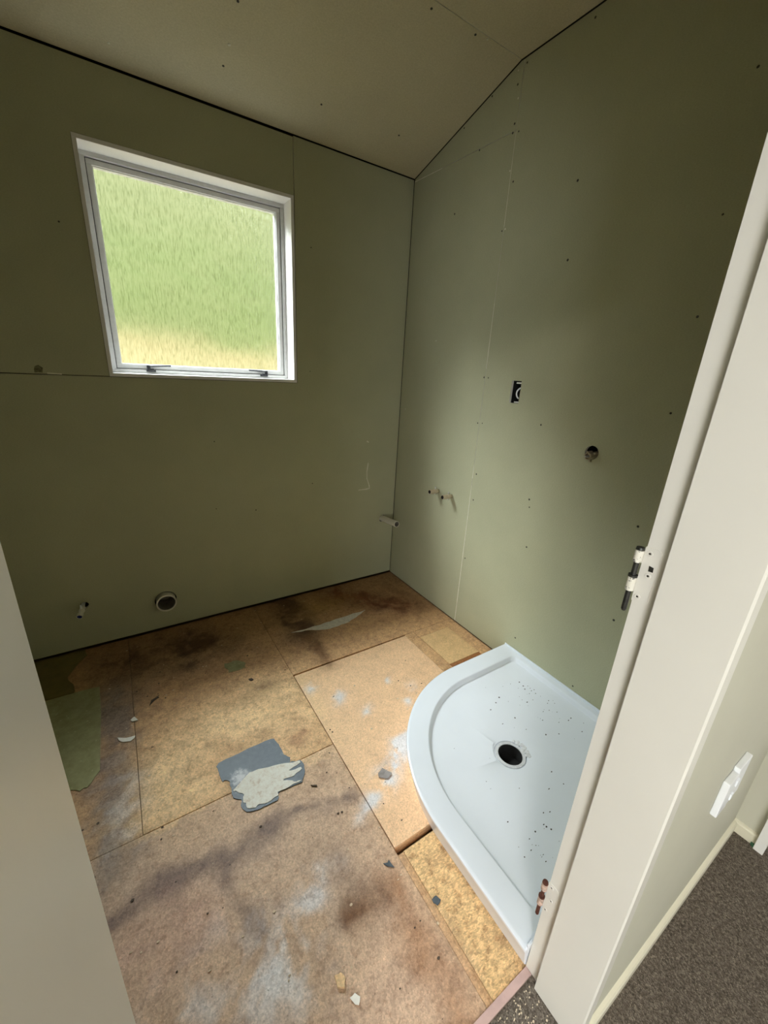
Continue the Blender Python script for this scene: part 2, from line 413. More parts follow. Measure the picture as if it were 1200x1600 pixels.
# ------------------------------------------------------------------ right wall
wr = empty('wall_right'); props(wr, 'tall green plasterboard wall behind the shower tray', kind='structure')
quad_box('wall_cavity', (0.10, -2.0, -0.05), (0.14, 0.2, 2.75), CAVITY, wr)
BX = [(-0.948, 1.312), (-0.893, 1.312), (-0.893, 1.412), (-0.948, 1.412)]
MX = (-1.345, 1.158)
board('plasterboard_sheet', [(-0.002, 0.004), (-0.002, 2.424), (-0.7165, 2.405), (-0.7215, 0.004)],
      [circle(-0.455, 0.757, 0.013, 16), circle(-0.572, 0.757, 0.013, 16)], mX, 0.0, 0.012, [BOARD, CORE], wr)
board('plasterboard_sheet', [(-0.004, 2.4265), (-0.7165, 2.4075), (-0.7150, RZ-0.004), (-0.70, RZ-0.004), (-0.006, LOW-0.002)], [], mX, 0.0, 0.012, [BOARD, CORE], wr)
board('plasterboard_sheet', [(-0.7243, 0.004), (-0.7172, RZ-0.004), (YI, RZ-0.004), (YI, 0.004)],
      [BX, circle(*MX, 0.028)], mX, 0.0, 0.012, [BOARD, CORE], wr)
SPR = [(-1.019, 2.611), (-0.73, 2.618), (-0.693, 2.565), (-0.549, 2.584), (-0.381, 2.532), (-0.703, 2.433), (-0.699, 2.403), (-0.732, 2.397), (-0.504, 2.407), (-0.737, 2.222), (-1.061, 2.135), (-0.369, 2.19), (-0.708, 2.046), (-1.078, 1.872), (-1.578, 1.907), (-1.565, 2.245), (-0.712, 1.419), (-0.741, 1.418), (-0.708, 1.193), (-0.74, 1.196), (-1.089, 1.234), (-0.745, 0.929), (-0.747, 0.785), (-1.097, 0.89), (-1.105, 0.854), (-1.129, 0.659), (-0.742, 0.432), (-1.586, 1.634), (-1.586, 1.338), (-1.582, 0.926), (-1.588, 0.523), (-1.497, 0.119), (-1.16, 0.16)]
spots('screw_heads', SPR, mX, 0.0048, SCREW, wr, -0.0008)
spots('filler_dots', [(-0.687, 2.612), (-0.705, 2.516), (-0.71, 2.268), (-0.726, 2.05), (-0.31, 1.6), (-0.06, 1.2)], mX, 0.004, PAPER, wr, -0.001)
# pale open edge of the sheet joint: paper tape edge standing slightly proud
bm = bmesh.new()
for z0, z1, w in ((0.006, 0.86, 0.0022), (0.90, 0.98, 0.0015), (1.46, 1.75, 0.0012), (2.06, 2.4, 0.0010)):
    f = lambda z: -0.7237 + (0.0067)*z/2.64
    prism(bm, [(f(z0)-w, z0), (f(z0)+w, z0), (f(z1)+w*0.5, z1), (f(z1)-w*0.5, z1)], [], mX, -0.0012, 0.004, 0)
prism(bm, [(-0.006, 2.4235), (-0.24, 2.4165), (-0.24, 2.4185), (-0.006, 2.4275)], [], mX, -0.0012, 0.004, 0)
obj('joint_edge', bm, PAPER, wr)['label'] = 'thin pale strip of exposed board edge along the joint'

# ------------------------------------------------------------------ other bathroom walls, ceiling
quad_box('wall_left', (XL-0.1, -2.0, -0.05), (XL, 0.2, 2.75), BOARD, kind='structure')
ce = empty('ceiling'); props(ce, 'green plasterboard ceiling, sloping down to the window wall', kind='structure')
def slope(u, v, t): return (u, v, (LOW - K*v if v > RY else RZ) + t)
board('plasterboard_sheet', [(XL, -0.004), (-0.003, -0.004), (-0.003, RY+0.001), (XL, RY+0.001)], [], lambda u, v, t: (u, v, LOW - K*v + t), 0.0, 0.012, [BOARDC, CORE], ce)
board('plasterboard_sheet', [(XL, RY-0.001), (-0.003, RY-0.001), (-0.003, YI), (XL, YI)], [], lambda u, v, t: (u, v, RZ + t), 0.0, 0.012, [BOARDC, CORE], ce)
quad_box('ceiling_cavity', (XL-0.1, -2.1, 2.75), (0.14, 0.2, 2.80), CAVITY, ce)
bm = bmesh.new()
for x, y in ((-1.051, -0.178), (-1.049, -0.407), (-0.244, -0.683), (-0.45, -0.675), (-0.65, -0.19), (-0.25, -0.2)):
    z = LOW - K*y; tube(bm, (x, y, z+0.002), (x, y, z-0.0012), 0.0045, seg=8)
o = obj('screw_heads', bm, SCREW, ce); o['kind'] = 'stuff'
bm = bmesh.new()
for x, y, r in ((-1.047, -0.262, 0.0065), (-0.19, -0.692, 0.005), (-1.42, -0.09, 0.004)):
    z = LOW - K*y; tube(bm, (x, y, z+0.002), (x, y, z-0.0015), r, r*0.8, seg=8)
o = obj('filler_dots', bm, PAPER, ce); o['kind'] = 'stuff'

# ------------------------------------------------------------------ window
wn = empty('window_1'); props(wn, 'white aluminium window with rain-patterned obscure glass', kind='structure')
t = 0.015; ix0, ix1, iz0, iz1 = WX0+t, WX1-t, WZ0+t, WZ1-t; D0, D1 = -0.003, 0.165
for lo, hi in (((WX0, D0, WZ1-t), (WX1, D1, WZ1)), ((WX0, D0, WZ0), (WX1, D1, WZ0+t)), ((WX0, D0, iz0), (ix0, D1, iz1)), ((ix1, D0, iz0), (WX1, D1, iz1))):
    quad_box('liner_board', lo, hi, LINER, wn, 0.0012)
def ringframe(name, x0, x1, z0, z1, w, y0, y1, m, bev=0.0015):
    bm = bmesh.new()
    box(bm, (x0, y0, z1-w), (x1, y1, z1), bev); box(bm, (x0, y0, z0), (x1, y1, z0+w), bev)
    box(bm, (x0, y0, z0+w), (x0+w, y1, z1-w), bev); box(bm, (x1-w, y0, z0+w), (x1, y1, z1-w), bev)
    return obj(name, bm, m, wn)
ringframe('window_frame', ix0, ix1, iz0, iz1, 0.017, 0.096, 0.160, ALU)
ringframe('gasket', ix0+0.017, ix1-0.017, iz0+0.017, iz1-0.017, 0.004, 0.112, 0.150, GASKET, 0)
ringframe('sash', ix0+0.020, ix1-0.020, iz0+0.020, iz1-0.020, 0.019, 0.106, 0.148, ALU)
ringframe('glazing_bead', ix0+0.037, ix1-0.037, iz0+0.037, iz1-0.037, 0.005, 0.116, 0.140, ALU, 0.001)
bm = bmesh.new(); box(bm, (ix0+0.039, 0.131, iz0+0.039), (ix1-0.039, 0.132, iz1-0.039)); obj('pane', bm, GLASS, wn)
bm = bmesh.new()
for f in bm.faces: pass
bm.free()
def catch(cx, sgn, up):
    y = 0.094; z = iz0 + 0.018
    bm = bmesh.new()
    box(bm, (cx-0.020, y-0.006, z-0.010), (cx+0.020, y+0.006, z+0.002), 0.002)
    box(bm, (cx-0.012, y-0.020, z-0.004), (cx+0.012, y-0.004, z+0.006), 0.002)
    tube(bm, (cx-sgn*0.010, y-0.012, z-0.002), (cx-sgn*0.010, y-0.012, z+0.020), 0.009, 0.008, 14)
    c = obj('catch', bm, BLACKPL, wn, True); c['label'] = 'small black window catch'
    bm = bmesh.new()
    a = Vector((cx-sgn*0.010, y-0.014, z+0.016)); b = Vector((cx+sgn*0.085, y-0.018, z+0.016+up))
    path_tube(bm, [a, a.lerp(b, 0.5), b], 0.0042, 8)
    h = obj('catch_lever', bm, BLACKPL, None, True); h.parent = c
catch(-1.405, 1, 0.006); catch(-0.862, -1, 0.004)

# grass bank outside
def grid_mesh(name, fn, nu, nv, m, smooth=True):
    vs_ = [fn(i/nu, j/nv) for j in range(nv+1) for i in range(nu+1)]
    fs = [(j*(nu+1)+i, j*(nu+1)+i+1, (j+1)*(nu+1)+i+1, (j+1)*(nu+1)+i) for j in range(nv) for i in range(nu)]
    me = bpy.data.meshes.new(name); me.from_pydata(vs_, [], fs)
    if smooth:
        for p in me.polygons: p.use_smooth = True
    return link(name, me, m)
def hill(u, v):
    x = -14 + 28*u; y = 0.9 + 16*v
    z = -0.4 + max(0, y-1.2)*0.74 + 0.10*math.sin(x*1.1+y*0.7) + 0.08*math.sin(x*2.3-y*1.9)
    return (x, y, z)
props(grid_mesh('hill', hill, 56, 40, HILL), 'green grassy bank with dry yellow grass at its foot outside the window', kind='structure')

# ------------------------------------------------------------------ floor: particleboard sheets with stains
def vnoise(x, y, s, seed):
    r = np.random.default_rng(seed); G = r.random((64, 64))
    X = x*s + 1000; Y = y*s + 1000; xi = np.floor(X).astype(int); yi = np.floor(Y).astype(int)
    fx = X-xi; fy = Y-yi; fx = fx*fx*(3-2*fx); fy = fy*fy*(3-2*fy)
    a = G[xi % 64, yi % 64]; b = G[(xi+1) % 64, yi % 64]; c = G[xi % 64, (yi+1) % 64]; d = G[(xi+1) % 64, (yi+1) % 64]
    return (a*(1-fx)+b*fx)*(1-fy) + (c*(1-fx)+d*fx)*fy
def fbm(x, y, s, seed, o=4):
    t_ = 0; a = 0.5; w = 0
    for k in range(o):
        t_ = t_ + a*vnoise(x, y, s*2**k, seed+k); w += a; a *= 0.55
    return t_/w
def stain_colour(X, Y, base):
    X = X + (fbm(X, Y, 9, 1)-0.5)*0.10; Y = Y + (fbm(X, Y, 9, 21)-0.5)*0.10
    C = np.tile(np.array(base)[None, :], (len(X), 1))
    n1 = fbm(X, Y, 6, 41); n2 = np.clip((fbm(X, Y, 18, 51, 5)-0.5)*1.5+0.5, 0, 1)
    def blend(m_, c):
        nonlocal C
        m_ = np.clip(m_, 0, 1)[:, None]; C = C*(1-m_) + np.array(c)[None, :]*m_
    def ell(cx, cy_, sx, sy, rot=0):
        dx = X-cx; dy = Y-cy_; c_, s_ = math.cos(rot), math.sin(rot)
        return np.exp(-(((dx*c_+dy*s_)/sx)**2 + ((-dx*s_+dy*c_)/sy)**2))
    def cap(ax, ay, bx, by, w):
        px, py = X-ax, Y-ay; ux, uy = bx-ax, by-ay
        tt = np.clip((px*ux+py*uy)/(ux*ux+uy*uy), 0, 1)
        return np.exp(-((px-tt*ux)**2+(py-tt*uy)**2)/w**2)
    def nz(m_, k=1.3): return m_*(0.35+k*n2)
    ochre = (0.42, 0.25, 0.085); brown = (0.20, 0.10, 0.042); dark = (0.10, 0.052, 0.028); grey = (0.27, 0.20, 0.155)
    purple = (0.22, 0.15, 0.12); white = (0.78, 0.74, 0.74); red = (0.17, 0.055, 0.022)
    back = np.clip((Y+0.62)/0.62, 0, 1)
    blend(back*0.65*(X < 0.1), brown)
    blend(nz(ell(-1.43, -0.25, 0.22, 0.17), 1.2)*1.15, dark)
    blend(nz(ell(-1.72, -0.22, 0.13, 0.16))*0.8, dark)
    blend(nz(cap(-0.855, -0.05, -0.861, -0.367, 0.10))*1.0, dark)
    blend(nz(cap(-0.854, -0.45, -0.848, -0.67, 0.05))*0.75, brown)
    blend(nz(cap(-0.50, -0.13, -0.20, -0.40, 0.12))*1.0, red)
    blend(nz(ell(-0.62, -0.20, 0.20, 0.10))*0.5, ochre)
    blend(nz(ell(-0.12, -0.35, 0.12, 0.3))*0.4, brown)
    # grey dusty strip on the left sheets and front
    blend(nz(cap(-1.75, -0.45, -1.745, -1.2, 0.095))*0.95, grey)
    blend(nz(ell(-1.76, -0.85, 0.10, 0.16))*0.6, purple)
    blend(np.clip((-Y-1.10)/0.25, 0, 1)*np.clip((-0.98-X)/0.1, 0, 1)*0.38*(0.5+n1), (0.56, 0.41, 0.325))
    # bright unstained board in the middle
    for e in ((-1.60, -0.98, 0.10, 0.16), (-1.39, -0.83, 0.22, 0.12), (-1.16, -0.96, 0.15, 0.20), (-1.54, -1.07, 0.16, 0.08), (-1.15, -0.76, 0.16, 0.12)):
        blend(nz(ell(*e))*0.85*(Y > -1.155), (0.92, 0.645, 0.355))
    blend(nz(ell(-1.14, -1.02, 0.07, 0.07))*0.55, (0.38, 0.17, 0.08))
    blend(nz(ell(-1.15, -0.72, 0.10, 0.05))*0.45, brown)
    # dirt bands on the front sheet
    blend(nz(cap(-1.86, -1.35, -1.62, -1.32, 0.030), 1.6)*0.8, purple)
    blend(nz(cap(-1.62, -1.32, -1.30, -1.33, 0.035), 1.6)*0.8, purple)
    blend(nz(cap(-1.30, -1.325, -1.04, -1.345, 0.022), 1.6)*0.85, purple)
    blend(nz(cap(-1.48, -1.33, -1.455, -1.56, 0.030), 1.6)*0.7, purple)
    blend(nz(cap(-1.20, -1.45, -1.12, -1.72, 0.05))*0.3, purple)
    blend(nz(ell(-1.64, -1.45, 0.13, 0.10))*0.45, (0.46, 0.25, 0.19))
    blend(nz(ell(-1.19, -1.645, 0.05, 0.03))*1.0, (0.17, 0.08, 0.035))
    blend(nz(ell(-1.127, -1.644, 0.025, 0.02))*0.9, (0.13, 0.07, 0.04))
    blend(nz(cap(-1.09, -1.65, -1.10, -1.95, 0.05))*0.6, (0.34, 0.16, 0.07))
    blend(np.clip(n2*2.4-0.85, 0, 1)*ell(-1.42, -1.66, 0.10, 0.10)*0.95, white)
    blend(np.clip(n2*2.4-0.90, 0, 1)*cap(-1.42, -1.68, -1.24, -1.52, 0.05)*0.8, white)
    blend(np.clip(n2*2.2-0.85, 0, 1)*ell(-1.62, -1.62, 0.16, 0.12)*0.6, white)
    blend(np.clip(n2*2.2-0.85, 0, 1)*ell(-1.73, -1.0, 0.08, 0.14)*0.6, white)
    # white paint and plaster smears on the newer sheet
    blend(np.clip(n2*3.2-0.75, 0, 1)*cap(-0.74, -1.27, -0.91, -1.345, 0.038)*1.35, white)
    blend(np.clip(n2*3.0-0.7, 0, 1)*cap(-0.93, -1.36, -1.02, -1.40, 0.020)*1.1, white)
    blend(np.clip(n2*3.0-0.8, 0, 1)*cap(-1.03, -1.405, -1.08, -1.435, 0.014)*0.9, white)
    for cx, cy_, s_ in ((-0.982, -0.809, 0.03), (-0.891, -0.929, 0.035), (-0.823, -1.044, 0.03), (-0.641, -1.114, 0.03), (-0.56, -1.03, 0.03), (-0.63, -0.95, 0.02)):
        blend(np.clip(n2*3.0-0.75, 0, 1)*ell(cx, cy_, s_, s_*0.8, 0.6)*0.95, white)
    blend(ell(-0.33, -1.04, 0.20, 0.02)*0.6*(X > -0.36), (0.30, 0.10, 0.035))
    return C
fl_ = quad_box('floor', (XL-0.1, YI-0.02, -0.12), (0.14, 0.17, -0.041), TIMBER, None, kind='structure', label='worn particleboard floor stripped of its covering')
TAN = (0.62, 0.38, 0.195); PINK = (0.85, 0.56, 0.335); YEL = (0.70, 0.47, 0.235); TANF = (0.62, 0.42, 0.27)
def sheet(x0, x1, y0, y1, top, base, m, step=0.009, thick=0.04):
    nx = max(2, int((x1-x0)/step)); ny = max(2, int((y1-y0)/step))
    xs = np.linspace(x0, x1, nx+1); ys = np.linspace(y0, y1, ny+1)
    GX, GY = np.meshgrid(xs, ys); X = GX.ravel(); Y = GY.ravel(); n = len(X)
    edge = np.minimum.reduce([X-x0, x1-X, Y-y0, y1-Y]); Z = np.where(edge < 1e-6, top-0.0015, top)
    V = np.stack([X, Y, Z], 1)
    idx = np.arange(n).reshape(ny+1, nx+1)
    F = np.stack([idx[:-1, :-1].ravel(), idx[:-1, 1:].ravel(), idx[1:, 1:].ravel(), idx[1:, :-1].ravel()], 1).tolist()
    per = list(idx[0, :]) + list(idx[1:, -1]) + list(idx[-1, -2::-1]) + list(idx[-2:0:-1, 0])
    B = V[per].copy(); B[:, 2] = top-thick; V = np.concatenate([V, B]); k = len(per)
    for i in range(k):
        j = (i+1) % k; F.append([int(per[i]), n+i, n+j, int(per[j])])
    F.append([n+i for i in range(k)][::-1])
    me = bpy.data.meshes.new('particleboard_sheet'); me.from_pydata(V.tolist(), [], F)
    C = stain_colour(V[:, 0], V[:, 1], base); C = np.concatenate([C, np.ones((len(C), 1))], 1).astype(np.float32)
    ca = me.color_attributes.new('stain', 'FLOAT_COLOR', 'POINT'); ca.data.foreach_set('color', C.ravel())
    o = link('particleboard_sheet', me, m); o.parent = fl_
    return o
sheet(XL, -1.6845, -1.1335, -0.001, 0.0000, TAN, PBOARD)
sheet(-1.6825, -1.0225, -1.1325, -0.001, 0.0005, TAN, PBOARD)
sheet(XL, -1.0225, YI, -1.1355, 0.0000, TANF, PBOARD2)
sheet(-1.0215, -1.0015, YI, -1.5955, -0.0005, TAN, PBOARD)
sheet(-1.0205, -0.001, -0.6875, -0.001, 0.0002, TAN, PBOARD)
sheet(-1.0195, -0.3530, -1.5720, -0.6985, 0.0010, PINK, NEWB)
sheet(-1.0005, -0.3530, YI, -1.5945, 0.0005, YEL, OSB)
sheet(-0.3505, -0.2905, -1.03, -0.6895, 0.0, TAN, PBOARD)
sheet(-0.0795, -0.001, -1.03, -0.6895, 0.0, TAN, PBOARD)
sheet(-0.2893, -0.0807, -0.7485, -0.6895, 0.0, TAN, PBOARD)
sheet(-0.2885, -0.0815, -1.0070, -0.7515, 0.0020, (0.72, 0.48, 0.24), NEWB)
sheet(-0.2893, -0.0807, -1.03, -1.0085, 0.0, (0.34, 0.14, 0.05), PBOARD)
sheet(-0.3505, -0.001, YI, -1.0315, 0.0, TAN, PBOARD)
# thin layer of old plaster / adhesive left on the boards
def slab(name, pts, z0, z1, m, parent=None, mp=None):
    bm = bmesh.new(); prism(bm, pts, [], mZ, z1, z0, 0); return obj(name, bm, m, parent)
o = slab('plaster_residue', rag([(-0.909, -0.366), (-0.736, -0.375), (-0.60, -0.368), (-0.425, -0.364), (-0.51, -0.405), (-0.60, -0.432), (-0.70, -0.436), (-0.80, -0.395)], 0.005), 0.0002, 0.0016,
     simple('grey_white_plaster', (0.68, 0.63, 0.56), 0.9, var=0.15, scale=60, bumpy=0.5), fl_); o['label'] = 'thin grey smear of old plaster on the boards'

# ------------------------------------------------------------------ doorway wall and hall
wf = empty('wall_front'); props(wf, 'wall with the doorway, pale green on the hall side', kind='structure')
DX0, DX1 = -1.655, -0.862; HEAD = 2.03
for x0, x1, z0 in ((DX1, 0.02, 0.0), (-4.2, DX0, 0.0), (DX0, DX1, HEAD)):
    quad_box('hall_lining', (x0, YO, z0), (x1, YO+0.012, 2.44), HALLWALL, wf)
for x0, x1, z0 in ((DX1, 0.0, 0.0), (XL, DX0, 0.0), (DX0, DX1, HEAD)):
    quad_box('bathroom_lining', (x0, YI-0.012, z0), (x1, YI, 2.70), BOARD, wf)
quad_box('wall_core', (DX1, YO+0.012, 0), (0.1, YI-0.012, 2.70), TIMBER, wf)
quad_box('wall_core', (-4.2, YO+0.012, 0), (DX0, YI-0.012, 2.70), TIMBER, wf)
quad_box('wall_core', (DX0, YO+0.012, HEAD), (DX1, YI-0.012, 2.70), TIMBER, wf)
d1 = empty('door_1', (-1.25, YI, 0)); props(d1, 'cream painted door frame without its door', kind='structure')
def jamb(x_face, sgn, YO=YO):
    # rebated jamb: shallow hinge rebate on the bathroom edge, proud stop towards the hall
    prof = [(0, YI), (0, -2.0095), (0.0155, -2.0095), (0.0155, YO-0.001), (0.0125, YO-0.004), (-0.021, YO-0.004), (-0.021, YI)]
    bm = bmesh.new()
    prism(bm, [(x_face + sgn*p, q) for p, q in prof], [], mZ, 0.002, HEAD, 0)
    return obj('jamb', bm, JAMB, d1)
jamb(-0.883, -1); jamb(-1.6415, 1, YO-0.075)
bm = bmesh.new()
box(bm, (-1.655, -2.0095, 1.99), (-0.862, YI, 2.03)); box(bm, (-1.626, YO-0.004, 1.979), (-0.894, -2.0095, 2.03))
obj('head_jamb', bm, JAMB, d1)
# hinges: painted leaf screwed into the rebate, loose pin standing on the edge
def hinge(z0, h, rust):
    ym = YI+0.006; xk = -0.8905
    bm = bmesh.new()
    pts = []
    y0, y1, r = -1.9955, YI+0.001, 0.007
    for cy_, cz, a0 in ((y0+r, z0+r, 180), (None, None, None), (None, None, None), (y0+r, z0+h-r, 90)):
        if cy_ is None: continue
    outl = [(y1, z0)] + [(y0+r+r*math.cos(R(a)), z0+r+r*math.sin(R(a))) for a in (270, 247, 225, 202, 180)] + [(y0+r+r*math.cos(R(a)), z0+h-r+r*math.sin(R(a))) for a in (180, 157, 135, 112, 90)] + [(y1, z0+h)]
    prism(bm, outl, [], mX, -0.8845, -0.8825, 0)
    hg = obj('hinge', bm, JAMB, d1); hg['label'] = 'hinge with bare pin, %s' % ('rusty, near the floor' if rust else 'white painted, at mid height')
    for (yy, f) in ((-1.9790, 0.90), (-1.9850, 0.52), (-1.9785, 0.10)):
        bm = bmesh.new(); z = z0+h*f
        tube(bm, (-0.8840, yy, z), (-0.8856, yy, z), 0.0052, 0.0044, 14, hollow=0.0018, depth=0.0010)
        tube(bm, (-0.8838, yy, z), (-0.8853, yy, z), 0.0020, 0.0016, 8, mi=1)
        s = obj('hinge_screw', bm, [JAMB, SCREW], None); s.parent = hg
    if not rust:
        bm = bmesh.new(); z = z0+h*0.65
        prism(bm, [(-1.9905, z-0.004), (-1.9835, z-0.0045), (-1.9830, z+0.005), (-1.9900, z+0.004)], [], mX, -0.8852, -0.8835, 0)
        s = obj('chipped_patch', bm, STEEL, None); s.parent = hg
    pm = RUST if rust else STEEL
    bm = bmesh.new(); zt = z0+h*0.94; zb = z0-0.018
    tube(bm, (xk, ym, zb), (xk, ym, zt), 0.0042, seg=14)
    tube(bm, (xk, ym, zt), (xk, ym, zt+0.004), 0.0068, 0.0060, 14)
    tube(bm, (xk, ym, z0+h*0.44), (xk, ym, z0+h*0.48), 0.0072, seg=14)
    tube(bm, (xk, ym, zb-0.003), (xk, ym, zb), 0.003, 0.0042, 14)
    s = obj('hinge_pin', bm, pm, None, True); s.parent = hg; s['label'] = 'rusty brown pin' if rust else 'dark bare steel pin'
    for a, b in ((0.72, 0.93), (0.19, 0.44)):
        bm = bmesh.new(); tube(bm, (xk, ym, z0+h*a), (xk, ym, z0+h*b), 0.0068, seg=14)
        s = obj('knuckle', bm, simple('pinkish_chipped_paint', (0.55, 0.40, 0.33), 0.6, var=0.4, scale=150) if rust else CHIPPED, None, True); s.parent = hg
hinge(1.078, 0.098, False); hinge(0.238, 0.098, True)

props(quad_box('trim_1', (-1.636, -1.9905, -0.03), (-0.884, YI-0.0005, 0.0045), PINKWOOD, None, 0.0015), 'pinkish timber threshold strip between boards and carpet', kind='structure')
# carpeted hall
bm = bmesh.new(); box(bm, (-4.2, -4.6, -0.12), (1.0, YO, 0.0)); box(bm, (-1.637+0.0, YO, -0.12), (-0.883, -1.991, 0.0))
props(obj('floor_hall', bm, CARPET), 'brown-grey carpet in the hall', kind='structure')
props(quad_box('ceiling_hall', (-4.3, -4.7, 2.44), (1.0, YO, 2.50), HALLCEIL), kind='structure')
wh = empty('wall_hall'); props(wh, kind='structure')
bm = bmesh.new(); prism(bm, [(-4.3, -0.1), (1.0, -0.1), (1.0, 2.5), (-4.3, 2.5)], [[(-4.1, 0.4), (-2.8, 0.4), (-2.8, 1.9), (-4.1, 1.9)]], mY, -4.6, -4.7, 0); obj('far_lining', bm, HALLWALL, wh)
bm = bmesh.new(); prism(bm, [(-4.7, -0.1), (YO, -0.1), (YO, 2.5), (-4.7, 2.5)], [], mX, -4.2, -4.3, 0); obj('end_lining', bm, HALLWALL, wh)
ws = empty('wall_side'); props(ws, 'short pale wall at the end of the hall with a doorway', kind='structure')
quad_box('side_lining', (0.02, -2.180, 0), (0.12, YO, 2.44), HALLWALL, ws)
quad_box('side_lining', (0.02, -4.6, 0), (0.12, -3.02, 2.44), HALLWALL, ws)
quad_box('side_lining', (0.02, -3.02, 2.02), (0.12, -2.180, 2.44), HALLWALL, ws)
quad_box('end_cover', (0.9, -4.7, -0.1), (1.0, YO, 2.5), HALLWALL, ws)
d2 = empty('door_2', (0.05, -2.6, 0)); props(d2, 'white door frame at the end of the hall', kind='structure')
quad_box('door_casing', (-0.004, -2.206, 0.0), (0.13, -2.181, 2.03), WHITEPAINT, d2, 0.0015)
quad_box('door_casing', (-0.004, -3.02, 0.0), (0.13, -2.995, 2.03), WHITEPAINT, d2, 0.0015)
quad_box('door_leaf', (0.085, -2.993, 0.008), (0.12, -2.208, 2.0), WHITEPAINT, d2, 0.001)
# skirtings
def skirting(name, a, b, n, label):
    a = Vector(a); b = Vector(b); n = Vector(n)
    bm = bmesh.new(); prof = [(0, 0), (0.011, 0), (0.011, 0.036), (0.0075, 0.041), (0, 0.044)]
    A = [bm.verts.new((a.x+n.x*p, a.y+n.y*p, q)) for p, q in prof]; B = [bm.verts.new((b.x+n.x*p, b.y+n.y*p, q)) for p, q in prof]
    for i in range(5): bm.faces.new((A[i], A[(i+1) % 5], B[(i+1) % 5], B[i]))
    bm.faces.new(A[::-1]); bm.faces.new(B)
    return props(obj(name, bm, SKIRT), label, kind='structure')
skirting('baseboard_hall', (-0.862, YO), (0.009, YO), (0, -1), 'cream skirting board along the hall wall')
skirting('baseboard_side', (0.02, YO), (0.02, -2.181), (-1, 0), 'short cream skirting board beside the white door frame')

# ------------------------------------------------------------------ shower tray
sh = empty('shower_tray', (-0.45, -1.53, 0)); props(sh, 'white quadrant shower tray with curved front and an open waste hole', 'shower tray')
TX, TYB, TYF, TXL, RC = -0.002, -1.104, YI+0.002, -0.906, 0.536
CX, CYY = -0.37, TYB-RC
def tray_ring(d, e, z, rc=0.004):
    P = []
    def corner(cx, cy_, a0, n=5):
        for k in range(n):
            a = R(a0 + 90*k/(n-1)); P.append((cx+rc*math.cos(a), cy_+rc*math.sin(a)))
    corner(TX-e-rc, TYB-d-rc, 0)
    for k in range(1, 5): P.append((TX-e-rc + (CX-(TX-e-rc))*k/5, TYB-d))
    for k in range(33):
        a = R(90 + 90*k/32); P.append((CX+(RC-d)*math.cos(a), CYY+(RC-d)*math.sin(a)))
    for k in range(1, 5): P.append((TXL+d, CYY + (TYF+e+rc-CYY)*k/5))
    corner(TXL+d+rc, TYF+e+rc, 180)
    for k in range(1, 8): P.append((TXL+d+rc + (TX-e-rc-(TXL+d+rc))*k/8, TYF+e))
    corner(TX-e-rc, TYF+e+rc, 270)
    for k in range(1, 8): P.append((TX-e, TYF+e+rc + (TYB-d-rc-(TYF+e+rc))*k/8))
    return [(x, y, z) for x, y in P]
DR = (-0.472, -1.557)
bm = bmesh.new()
rings = [tray_ring(0.022, 0.0, 0.001), tray_ring(0.006, 0.0, 0.070), tray_ring(0.001, 0.0, 0.082), tray_ring(0.0015, 0.0005, 0.087), tray_ring(0.006, 0.002, 0.0895),
         tray_ring(0.012, 0.006, 0.0893, 0.006), tray_ring(0.083, 0.028, 0.0875, 0.02), tray_ring(0.0865, 0.031, 0.0865, 0.022), tray_ring(0.0890, 0.0335, 0.0840, 0.024),
         tray_ring(0.0965, 0.041, 0.0690, 0.028), tray_ring(0.0985, 0.043, 0.0672, 0.03), tray_ring(0.102, 0.047, 0.0662, 0.032)]
last = rings[-1]
for fct, z in ((0.55, 0.0595), (0.22, 0.0535)):
    rings.append([(DR[0]+(x-DR[0])*fct, DR[1]+(y-DR[1])*fct, z) for x, y, _ in last])
def dring(r, z): return [(DR[0]+r*math.cos(math.atan2(y-DR[1], x-DR[0])), DR[1]+r*math.sin(math.atan2(y-DR[1], x-DR[0])), z) for x, y, _ in last]
rings += [dring(0.068, 0.0515), dring(0.062, 0.0505), dring(0.060, 0.045), dring(0.0465, 0.045), dring(0.046, 0.004)]
VR = [[bm.verts.new(p) for p in rg] for rg in rings]
for p, q in zip(VR, VR[1:]):
    n = len(p)
    for k in range(n): bm.faces.new((p[k], p[(k+1) % n], q[(k+1) % n], q[k]))
tr = obj('tray_body', bm, ACRYL, sh, True)
# upstand lip along the walls
bm = bmesh.new(); box(bm, (-0.006, YI+0.003, 0.080), (-0.0005, TYB-0.004, 0.098), 0.0015); box(bm, (TXL+0.01, YI+0.0005, 0.080), (-0.006, YI+0.006, 0.098), 0.0015)
obj('wall_lip', bm, ACRYL, sh)
bm = bmesh.new()
prism(bm, circle(DR[0], DR[1], 0.057, 40), [circle(DR[0], DR[1], 0.0462, 40)], mZ, 0.0502, 0.0450, 0)
# the hollow inner end is capped by the dark pipe below
o = obj('waste_flange', bm, SEAL, sh, True); o['label'] = 'grey sealant-smeared ring around the waste hole'
bm = bmesh.new(); tube(bm, (DR[0], DR[1], 0.0015), (DR[0], DR[1], 0.0490), 0.0452, seg=40, hollow=0.0016, depth=0.046, mi_in=0)
obj('drain_pipe', bm, simple('black_pipe', (0.006, 0.006, 0.006), 0.8), sh, True)
bm = bmesh.new()
for k in range(22):
    a = random.uniform(-0.7, 0.55)
    r = random.uniform(0.059, 0.074)
    s_ = random.uniform(0.003, 0.008)
    c = Vector((DR[0]+r*math.cos(a), DR[1]+r*math.sin(a), 0.0515))
    rr_ = bmesh.ops.create_icosphere(bm, subdivisions=2, radius=1.0)
    for v in rr_['verts']: v.co = c + Vector((v.co.x*s_*1.6, v.co.y*s_, v.co.z*0.0014))
props(obj('sealant_smear', bm, SEAL, sh, True), 'lumpy dried sealant beside the waste hole', kind='stuff')

